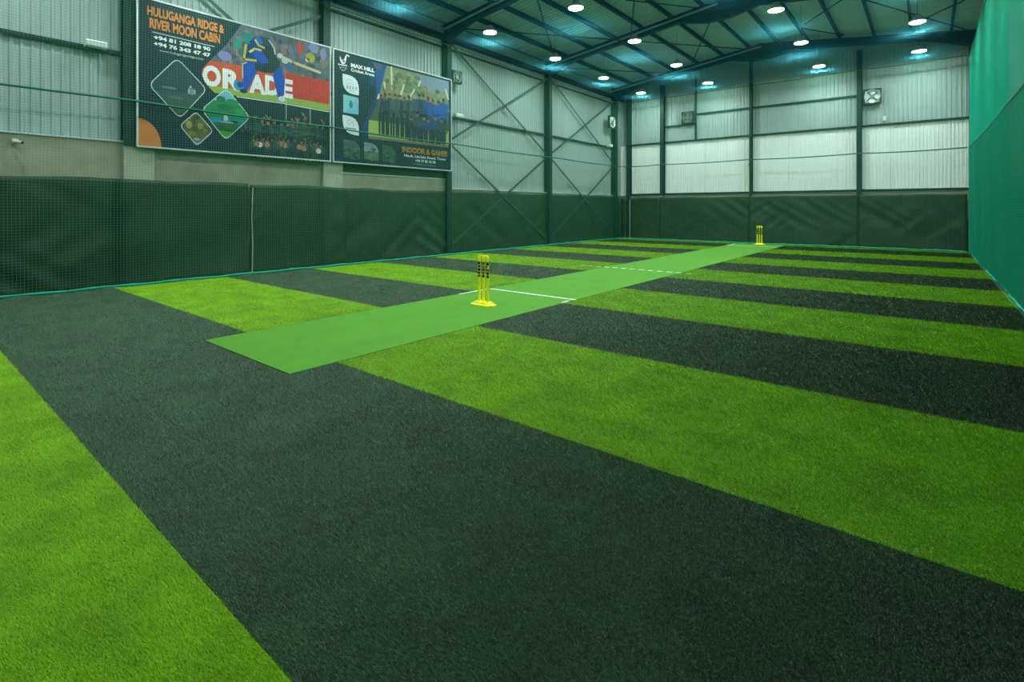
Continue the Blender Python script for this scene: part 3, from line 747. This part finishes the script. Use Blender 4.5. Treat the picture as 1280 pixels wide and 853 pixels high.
def banner(y0, y1, z0, z1, label):
    t = thing('wall_banner', label, 'banner', (XB, (y0 + y1) / 2, z0), 'printed wall banners')
    o = t.location
    MB().box(-0.03, 0, y0 - o.y + 0.01, y1 - o.y - 0.01, 0.01, z1 - z0 - 0.01).build('backing_board', 'banner_navy', t)
    w = 0.03
    for a in ((y0, y0 + w, z0, z1), (y1 - w, y1, z0, z1), (y0 + w, y1 - w, z0, z0 + w), (y0 + w, y1 - w, z1 - w, z1)):
        MB().box(-0.035, 0.014, a[0] - o.y, a[1] - o.y, a[2] - z0, a[3] - z0).build('frame_rail', 'flashing', t)
    return t
mat('banner_navy', lin((16, 40, 52)), rough=0.5, spec=0.3)
NAVY = (16, 40, 52)
rg = random.Random(3)
b1 = banner(3.24, 7.48, 2.72, 5.72, 'large navy banner with orange lettering, batsman photo and diamond pictures'); O1 = b1.location
text('HULUGANGA RIDGE &', ((184, 7, 19), (280, 31, 42)), (226, 138, 56), 3, 'title_lettering', b1, O1, 0.035)
text('RIVER MOON CABIN', ((187, 22, 35), (275, 43, 55)), (226, 138, 56), 3, 'title_lettering', b1, O1, 0.035)
Print(O1).stroke([(191, 40), (268, 58.5)], 0.012, (230, 238, 235), 3).build('rule_line', b1)
text('+94 81 208 18 90', ((192, 44, 49), (263, 59, 64.5)), (236, 242, 240), 3, 'phone_lettering', b1, O1, 0.045)
text('+94 76 343 47 47', ((192, 52, 57), (263, 66.5, 71.5)), (236, 242, 240), 3, 'phone_lettering', b1, O1, 0.045)
text('www.hulugangaridge.com', ((199, 62, 65.5), (254, 72, 75.5)), (190, 205, 205), 3, 'address_lettering', b1, O1, 0.01)
# orange quarter disc
c = bp(170, 185); R = bp(199, 185)[0] - c[0]
Print(O1).poly([(3.27, 2.75)] + [(3.27 + R * math.cos(math.radians(a)), 2.75 + (bp(170, 147)[1] - 2.75) * math.sin(math.radians(a))) for a in range(0, 91, 9)], (206, 122, 62), 2, True).build('orange_disc', b1)
# batsman photograph
ph = Print(O1)
edge = [(302, 30), (411.5, 60), (411.5, 139), (352, 128), (297, 120), (268, 116), (258, 106), (252, 94), (253, 86), (262, 76), (283, 56)]
ph.poly(edge, (92, 96, 104), 2)
inside = [bp(*p) for p in edge]
def inpoly(px, py):
    c = False; j = len(edge) - 1
    for i in range(len(edge)):
        (xi, yi), (xj, yj) = edge[i], edge[j]
        if (yi > py) != (yj > py) and px < (xj - xi) * (py - yi) / (yj - yi) + xi: c = not c
        j = i
    return c
pal = [(118, 108, 122), (78, 84, 96), (60, 96, 100), (128, 112, 104), (96, 104, 132), (70, 72, 84), (136, 124, 120), (58, 62, 74)]
for _ in range(330):                              # blurred spectators behind the boundary board
    px = rg.uniform(262, 411); py = rg.uniform(34, 118)
    lim = 76 + (px - 262) * 0.195
    if not inpoly(px, py) or py > lim - 3: continue
    r = rg.uniform(1.5, 4.2)
    if not (inpoly(px - r, py) and inpoly(px + r, py) and inpoly(px, py - r * 1.4) and inpoly(px, py + r)): continue
    ph.ell(px, py, r, r * rg.uniform(0.9, 1.5), rg.choice(pal), 3 + rg.random() * 0.6)
for px, py, rx, ry, col in ((281, 70, 9, 6, (134, 132, 190)), (297, 54, 5, 7, (40, 138, 128)), (310, 48, 8, 7, (36, 124, 118)), (375, 60, 4, 9, (190, 60, 44)), (388, 72, 6, 6, (168, 164, 44)), (384, 75, 2.6, 2.6, (226, 226, 226)), (392, 60, 6, 7, (120, 134, 176)), (404, 68, 4, 8, (128, 130, 164))):
    ph.ell(px, py, rx, ry, col, 4)
ph.build('batsman_photo', b1)
bd = Print(O1)
bd.poly([(262, 76), (302, 82), (366, 93), (411.5, 102), (411.5, 131), (352, 120), (262, 107.5), (258, 106), (252, 94), (253, 86)], (208, 78, 50), 4.2)
bd.poly([(358, 92), (411.5, 102), (411.5, 131), (358, 121)], (196, 52, 44), 4.4)
bd.poly([(258, 106), (300, 112.5), (352, 120), (411.5, 131), (411.5, 139), (352, 128), (297, 120), (268, 116)], (146, 172, 74), 4.4)
bd.stroke([(296, 121), (352, 129), (411, 140)], 0.02, (226, 236, 220), 5)
bd.build('boundary_board', b1)
text('O', ((253, 80, 107), (276, 84, 110)), (232, 236, 236), 5, 'board_lettering', b1, O1, 0.05)
text('R', ((278, 86, 111), (301, 89, 114)), (232, 236, 236), 5, 'board_lettering', b1, O1, 0.05)
text('A', ((311, 92, 116), (332, 95, 119)), (232, 236, 236), 5, 'board_lettering', b1, O1, 0.05)
text('D', ((331, 94, 118), (350, 97, 121)), (232, 236, 236), 5, 'board_lettering', b1, O1, 0.05)
text('E', ((350, 98, 121), (366, 100, 124)), (232, 236, 236), 5, 'board_lettering', b1, O1, 0.05)
bt = Print(O1); BL = (26, 72, 178); DB = (22, 46, 112); YE = (206, 186, 62); DK = (30, 44, 52)
bt.poly([(303, 76), (320, 74), (324, 84), (316, 100), (308, 114), (301, 115), (303, 100)], BL, 6)              # front leg
bt.poly([(318, 76), (340, 82), (352, 84), (344, 92), (330, 91), (319, 88)], DK, 6.2)
bt.poly([(341, 86), (352, 84), (356, 100), (355, 118), (352, 124), (347, 122), (344, 108), (341, 96)], BL, 6.4)   # rear leg
bt.poly([(309, 62), (312, 52), (319, 46), (328, 47), (338, 49), (342, 60), (344, 70), (350, 78), (346, 86), (330, 84), (318, 78), (306, 77), (305, 68)], DB, 6.6)
bt.poly([(326, 48), (336, 48), (341, 58), (343, 68), (350, 80), (344, 90), (334, 88), (328, 78), (330, 64)], DK, 6.8)
bt.poly([(313, 62), (322, 60), (330, 68), (336, 78), (328, 80), (318, 72)], BL, 7.0)                           # near arm
bt.stroke([(312, 65), (318, 61), (326, 63)], 0.05, YE, 7.4).stroke([(319, 50), (323, 57), (330, 60)], 0.045, YE, 7.4).stroke([(304, 74), (320, 76)], 0.05, YE, 7.4)
bt.stroke([(307, 56), (306, 66), (304, 76)], 0.05, YE, 7.4).stroke([(308, 78), (303, 80), (303, 98)], 0.02, (208, 208, 120), 7.4)
bt.ell(323, 51, 5, 5, (40, 86, 186), 7.2).ell(331, 52, 7, 5, (46, 60, 70), 7.0)
bt.stroke([(336, 50), (342, 60), (344, 68)], 0.03, (198, 200, 205), 7.4)
bt.ell(350, 70, 4, 3.4, (198, 200, 204), 7.6).ell(356, 76, 4.4, 4, (186, 190, 198), 7.6).ell(361, 82, 5, 4, (70, 96, 150), 7.5)
bt.stroke([(352, 71), (366, 78), (400, 91)], 0.07, (206, 192, 152), 7.8)
bt.ell(298, 107, 6.5, 6.5, (66, 140, 190), 7.2).ell(300, 106, 4, 4, (30, 72, 130), 7.5).ell(304, 114, 5, 2.5, DK, 7.3).ell(352, 124, 4.5, 3.5, (208, 210, 212), 7.3)
bt.build('batsman_figure', b1)
# cheering players along the lower edge
pl = Print(O1)
pl.poly([(306, 152), (330, 143), (411.5, 158), (411.5, 201), (306, 191)], (15, 34, 42), 2)
def player(pr, x, foot, h, kit, skin, legs, layer, arms=0, r=None):
    w = h * (0.125 if h < 48 else 0.052)
    pr.poly([(x - w, foot - h * 0.52), (x + w, foot - h * 0.5), (x + w * 1.5, foot - h * 0.82), (x - w * 1.5, foot - h * 0.84)], kit, layer)
    pr.poly([(x - w * 1.1, foot - h * 0.54), (x - w * 0.05, foot - h * 0.53), (x - w * 0.2, foot), (x - w * 0.95, foot)], legs, layer)
    pr.poly([(x + w * 0.05, foot - h * 0.53), (x + w * 1.1, foot - h * 0.52), (x + w * 1.0, foot), (x + w * 0.25, foot)], legs, layer)
    hr = w if h > 48 else w * 0.75; pr.ell(x, foot - h * 0.83 - hr, hr * 0.62, hr * 0.95, skin, layer + 0.3); pr.ell(x, foot - h * 0.83 - hr * 1.6, hr * 0.58, hr * 0.42, (40, 34, 30), layer + 0.4)
    for sx in (-1, 1):
        if arms and rg.random() < 0.3 and 320 < x < 545: pr.stroke([(x + sx * w * 1.3, foot - h * 0.8), (x + sx * w * 1.7, foot - h * 0.98), (x + sx * w * 1.0, foot - h * 1.1)], h * 0.0010, skin, layer + 0.2)
        else: pr.stroke([(x + sx * w * 1.5, foot - h * 0.8), (x + sx * w * 1.9, foot - h * 0.58), (x + sx * w * 1.5, foot - h * 0.45)], h * 0.0012, kit, layer + 0.2)
sk = [(132, 100, 82), (112, 86, 70), (148, 116, 98)]
for row in range(2):
    n = 12
    for i in range(n):
        x = 312 + (404 - 312) * (i + 0.5 * row) / n + rg.uniform(-2, 2); base = (188 if row == 0 else 196) + (x - 312) * 0.09
        player(pl, x, base - 4 * (1 - row), rg.uniform(34, 44) if row == 0 else rg.uniform(22, 28), rg.choice([(28, 54, 62), (46, 78, 84), (52, 80, 72)]), rg.choice(sk), rg.choice([(22, 40, 48), (40, 62, 56), (18, 30, 38)]), 3 + row * 0.8 + i * 0.03, arms=1)
for x, y in ((321, 180), (325, 181), (334, 181), (352, 180), (356, 182), (374, 184), (380, 186), (398, 189)): pl.ell(x, y, 3.2, 3.4, rg.choice([(172, 118, 92), (206, 200, 190), (160, 112, 84)]), 4.8)
pl.stroke([(357.5, 125), (357.5, 148)], 0.018, (190, 205, 205), 5).stroke([(387.5, 137), (387.5, 156)], 0.018, (170, 190, 190), 5)
pl.build('players_photo', b1)
# diamond pictures
def diamond(corners, name, bands, blobs):
    d = Print(O1); out = rounded(corners, 0.13 if name != 'small' else 0.09); d.poly(out, (206, 226, 222), 5.4, True)
    inn = shrink(out, 0.022); d.poly(inn, bands[0][1], 6, True)
    lay = 6.3
    for (yl, yr), col in bands[1:]:
        xs = [p[0] for p in corners]; a, b_ = bp(min(xs), yl), bp(max(xs), yr)
        pc = clip(inn, a, b_, (a[0], a[1] - 50)); lay += 0.3
        if len(pc) > 2: d.poly(pc, col, lay, True)
    for px, py, rx, ry, col in blobs: d.ell(px, py, rx, ry, col, lay + 0.4 + rg.random() * 0.3)
    d.build('diamond_photo', b1)
diamond([(221, 72), (259, 112), (225, 149), (185, 106)], 'big', [(None, (44, 66, 82)), ((112, 118), (58, 82, 88)), ((120, 128), (62, 84, 72)), ((136, 140), (66, 92, 48))],
        [(212, 110, 9, 1.6, (104, 124, 136)), (206, 109, 5, 1.2, (96, 116, 128)), (236, 114, 1.6, 4, (150, 166, 176)), (240, 115, 2.2, 4.5, (120, 142, 160)), (243, 115, 1.2, 3.5, (160, 174, 180)), (238, 109, 1.4, 2, (170, 182, 188)), (220, 122, 10, 2, (84, 104, 92)), (228, 78, 2, 1.2, (60, 84, 100))])
diamond([(283, 110), (313, 147), (282, 176), (251, 137)], 'mid', [(None, (112, 178, 206)), ((124, 130), (34, 126, 74)), ((145, 152), (40, 132, 160)), ((151, 157), (34, 92, 52)), ((160, 168), (70, 158, 50))],
        [(276, 124, 6, 4, (28, 108, 62)), (290, 128, 8, 4, (36, 134, 80)), (280, 134, 9, 4, (24, 104, 66)), (300, 140, 7, 4, (44, 144, 84)), (268, 140, 6, 3, (30, 118, 74)), (282, 148, 3, 4, (180, 190, 190)), (284, 153, 8, 1.2, (120, 170, 190)), (293, 153, 5, 2, (26, 72, 48)), (270, 150, 6, 2, (48, 150, 190)), (276, 158, 5, 2, (40, 66, 48))])
diamond([(245, 139), (267, 164), (246, 183), (224, 157)], 'small', [(None, (96, 92, 44)), ((172, 178), (120, 112, 130))],
        [(236, 156, 4, 5, (168, 158, 92)), (244, 160, 3, 5, (92, 84, 34)), (250, 158, 4, 4, (150, 144, 88)), (240, 167, 5, 3, (112, 124, 48)), (252, 167, 5, 3, (88, 104, 44)), (246, 148, 3, 2.4, (60, 62, 30)), (242, 152, 2, 6, (70, 66, 30)), (256, 163, 3, 2.4, (130, 128, 70)), (246, 174, 4, 1.4, (170, 160, 176))])

b2 = banner(7.54, 11.86, 2.72, 5.72, 'second navy banner with white logo, team photo and picture tiles'); O2 = b2.location
tp = Print(O2)
tp.poly([(483, 82), (560.8, 102), (560.8, 183), (460, 172), (463, 160)], (124, 134, 102), 2)
tp.poly([(520, 92), (560.8, 102), (560.8, 122), (530, 112)], (122, 142, 160), 2.4)
tp.poly([(462, 148), (475, 122), (560.8, 140), (560.8, 183), (460, 171.5)], (74, 84, 62), 2.4)
tp.poly([(461, 150), (560.8, 164), (560.8, 183), (460, 171.5)], (150, 168, 84), 2.6)
for _ in range(170):
    px = rg.uniform(484, 559); top = 84 + (px - 483) * 0.26; py = rg.uniform(top + 3, top + 40)
    if px < 492 and py > 112: continue
    if px > 528 and py < top + 14: continue
    tp.ell(px, py, rg.uniform(1.5, 3.4), rg.uniform(1.5, 3.4), rg.choice([(108, 120, 80), (136, 142, 110), (88, 100, 66), (150, 150, 122), (104, 112, 90)]), 2.9 + rg.random() * 0.5)
for (x0, y0), (x1, y1) in (((489, 84), (490, 112)), ((480, 103), (482, 116)), ((505, 106), (501, 118)), ((518, 112), (512, 122)), ((557, 112), (560, 124)), ((474, 118), (472, 124)), ((525, 102), (523, 108))): tp.stroke([(x0, y0), (x1, y1)], 0.06, (206, 206, 176), 4)
for i in range(14):
    x = 475.5 + i * 6.0 + rg.uniform(-0.8, 0.8)
    kit = rg.choice([(30, 48, 64), (36, 58, 62), (58, 76, 84), (36, 72, 128), (74, 84, 76)]) if x < 540 else (38, 84, 160)
    player(tp, x, 168.5 + (x - 470) * 0.125, rg.uniform(54, 62), kit, rg.choice([(122, 96, 72), (104, 84, 62), (140, 112, 84)]), rg.choice([(22, 34, 44), (26, 44, 52), (30, 40, 60)]), 4.2 + i * 0.04, arms=1)
for i in range(6):
    x = 514 + i * 7.4 + rg.uniform(-1, 1)
    player(tp, x, 174 + (x - 470) * 0.10, rg.uniform(32, 40), rg.choice([(26, 40, 52), (40, 58, 60), (32, 60, 110), (52, 66, 60)]), rg.choice([(132, 104, 80), (112, 88, 66)]), rg.choice([(24, 36, 46), (32, 48, 52)]), 5.4 + i * 0.04)
tp.poly([(460, 170), (560.8, 181.5), (560.8, 185), (460, 173.5)], (122, 112, 100), 6.2)
tp.build('team_photo', b2)
sw = Print(O2)
sw.poly([(461, 76), (482.5, 82), (476, 112), (462, 106)], (20, 52, 96), 2.0); sw.poly([(476, 112), (459, 171), (450, 170), (468, 120)], (20, 56, 104), 2.2)
sw.poly([(482.5, 82), (476, 112), (472, 128), (470, 110), (470, 79)], (26, 74, 132), 2.4)
sw.poly([(466, 77.5), (478, 80.5), (477, 88), (468, 85)], (80, 84, 112), 2.6); sw.build('blue_swoosh', b2)
text('MAX HILL', ((438.5, 79, 84), (468, 86, 90.5)), (238, 243, 242), 3, 'name_lettering', b2, O2, 0.06)
text('Cricket Arena', ((438.5, 85.5, 89.5), (468, 91.5, 95.5)), (226, 236, 235), 3, 'name_lettering', b2, O2, 0.03)
lg = Print(O2); W = (226, 232, 234)
lg.poly([(425, 70), (427, 75), (430, 74), (432, 69), (433.5, 70), (432.5, 76), (431, 80), (427.5, 80.5), (425.5, 77), (424.4, 72)], W, 3).ell(429.5, 76.5, 1.6, 1.8, (196, 84, 100), 3.4)
lg.stroke([(433, 68.5), (436.3, 70.5)], 0.035, W, 3).stroke([(422.4, 80), (428, 81.6), (433.5, 82)], 0.03, W, 3)
lg.stroke([(424, 82), (425.5, 86), (428.5, 88.5), (432, 87), (433, 83.5)], 0.018, (170, 186, 192), 3).stroke([(426, 84), (431.5, 85)], 0.018, (170, 186, 192), 3)
lg.build('stag_crest', b2)
def tile(corners, r, col, name, extra):
    t_ = Print(O2); out = rounded(corners, r, 6); t_.poly(out, col, 3, True)
    extra(t_, out); t_.build(name, b2)
GR = (168, 174, 184)
def ex1(t_, o):
    t_.stroke([(433, 101), (437, 98.5), (441, 103)], 0.012, GR, 4).stroke([(432.5, 104), (443, 106)], 0.012, GR, 4)
    for x in (434, 437.5, 441, 445): t_.stroke([(x, 107 + (x - 434) * 0.2), (x, 110.5 + (x - 434) * 0.2)], 0.03, (126, 132, 146), 4)
    t_.stroke([(436, 113), (443, 114.5)], 0.012, GR, 4)
tile([(428, 92), (448.5, 97), (448.5, 119.5), (428.5, 115.5)], [0, 0.33, 0, 0.33], (214, 226, 230), 'sponsor_tile', ex1)
def ex2(t_, o):
    t_.poly(clip(o, bp(448, 120), bp(430, 142), bp(430, 118)), (126, 196, 202), 3.5, True); t_.poly(clip(o, bp(440, 116), bp(449, 134), bp(448, 119)), (160, 168, 206), 3.8, True)
    t_.ell(438.5, 131, 2.4, 4.6, (58, 118, 136), 4.4); t_.ell(438.5, 127, 1.6, 1.8, (70, 130, 146), 4.6)
tile([(429, 118), (448, 122.5), (448, 143.5), (429, 140.5)], [0.02] * 4, (112, 178, 204), 'sponsor_tile', ex2)
def ex3(t_, o):
    t_.stroke([(433, 151), (437, 149.5), (440, 153), (436, 156), (434, 153)], 0.014, GR, 4).stroke([(441, 151), (441.5, 158)], 0.02, (150, 158, 170), 4)
    t_.stroke([(432, 160), (444.5, 161.5)], 0.03, (96, 106, 120), 4)
tile([(428, 143.5), (448.5, 147.5), (448.5, 170), (428.5, 166)], [0, 0.33, 0, 0.33], (214, 226, 230), 'sponsor_tile', ex3)
def sc1(sky, land):
    def f(t_, o):
        y = sorted(p[1] for p in o); m_ = (y[0] + y[-1]) / 2; t_.poly(clip(o, (0, m_), (10, m_), (0, m_ - 5)), land, 3.5, True)
        ys_ = [p[0] for p in o]
        for _ in range(16):
            yy, zz = rg.uniform(min(ys_) + .1, max(ys_) - .1), m_ + rg.uniform(-.28, .1); s_ = rg.uniform(.02, .05); k = rg.uniform(.7, 1.4)
            t_.poly([(yy + 1.6 * s_ * math.cos(a), zz + s_ * math.sin(a)) for a in np.linspace(0, 5.5, 7)], tuple(min(255, c_ * k) for c_ in land), 3.8 + rg.random() * .4, True)
    return f
tile([(429, 174), (450, 178), (450, 199.5), (429.5, 196.5)], [0, 0.25, 0, 0.05], (74, 98, 104), 'scenery_tile', sc1(None, (52, 76, 62)))
tile([(455, 177.5), (473, 181), (473, 201.5), (455, 199)], [0, 0.25, 0, 0.05], (126, 148, 160), 'scenery_tile', sc1(None, (78, 100, 80)))
tile([(478, 181), (494, 184), (494, 204), (478, 202)], [0, 0.25, 0, 0.05], (58, 92, 78), 'scenery_tile', sc1(None, (44, 78, 56)))
text('INDOOR & GAMES', ((502.5, 183, 190), (559, 189.5, 196.5)), (176, 128, 52), 3, 'offer_lettering', b2, O2, 0.05)
text('No.8, Lindula Road, Town', ((505, 193, 196.5), (557, 197.5, 201)), (212, 226, 224), 3, 'address_lettering', b2, O2, 0.02)
text('+94 77 80 10 78', ((519, 199, 202.5), (544, 201.5, 205)), (212, 226, 224), 3, 'phone_lettering', b2, O2, 0.02)
Print(O2).stroke([(517, 205), (545, 208)], 0.02, (110, 134, 140), 3).build('fine_print', b2)
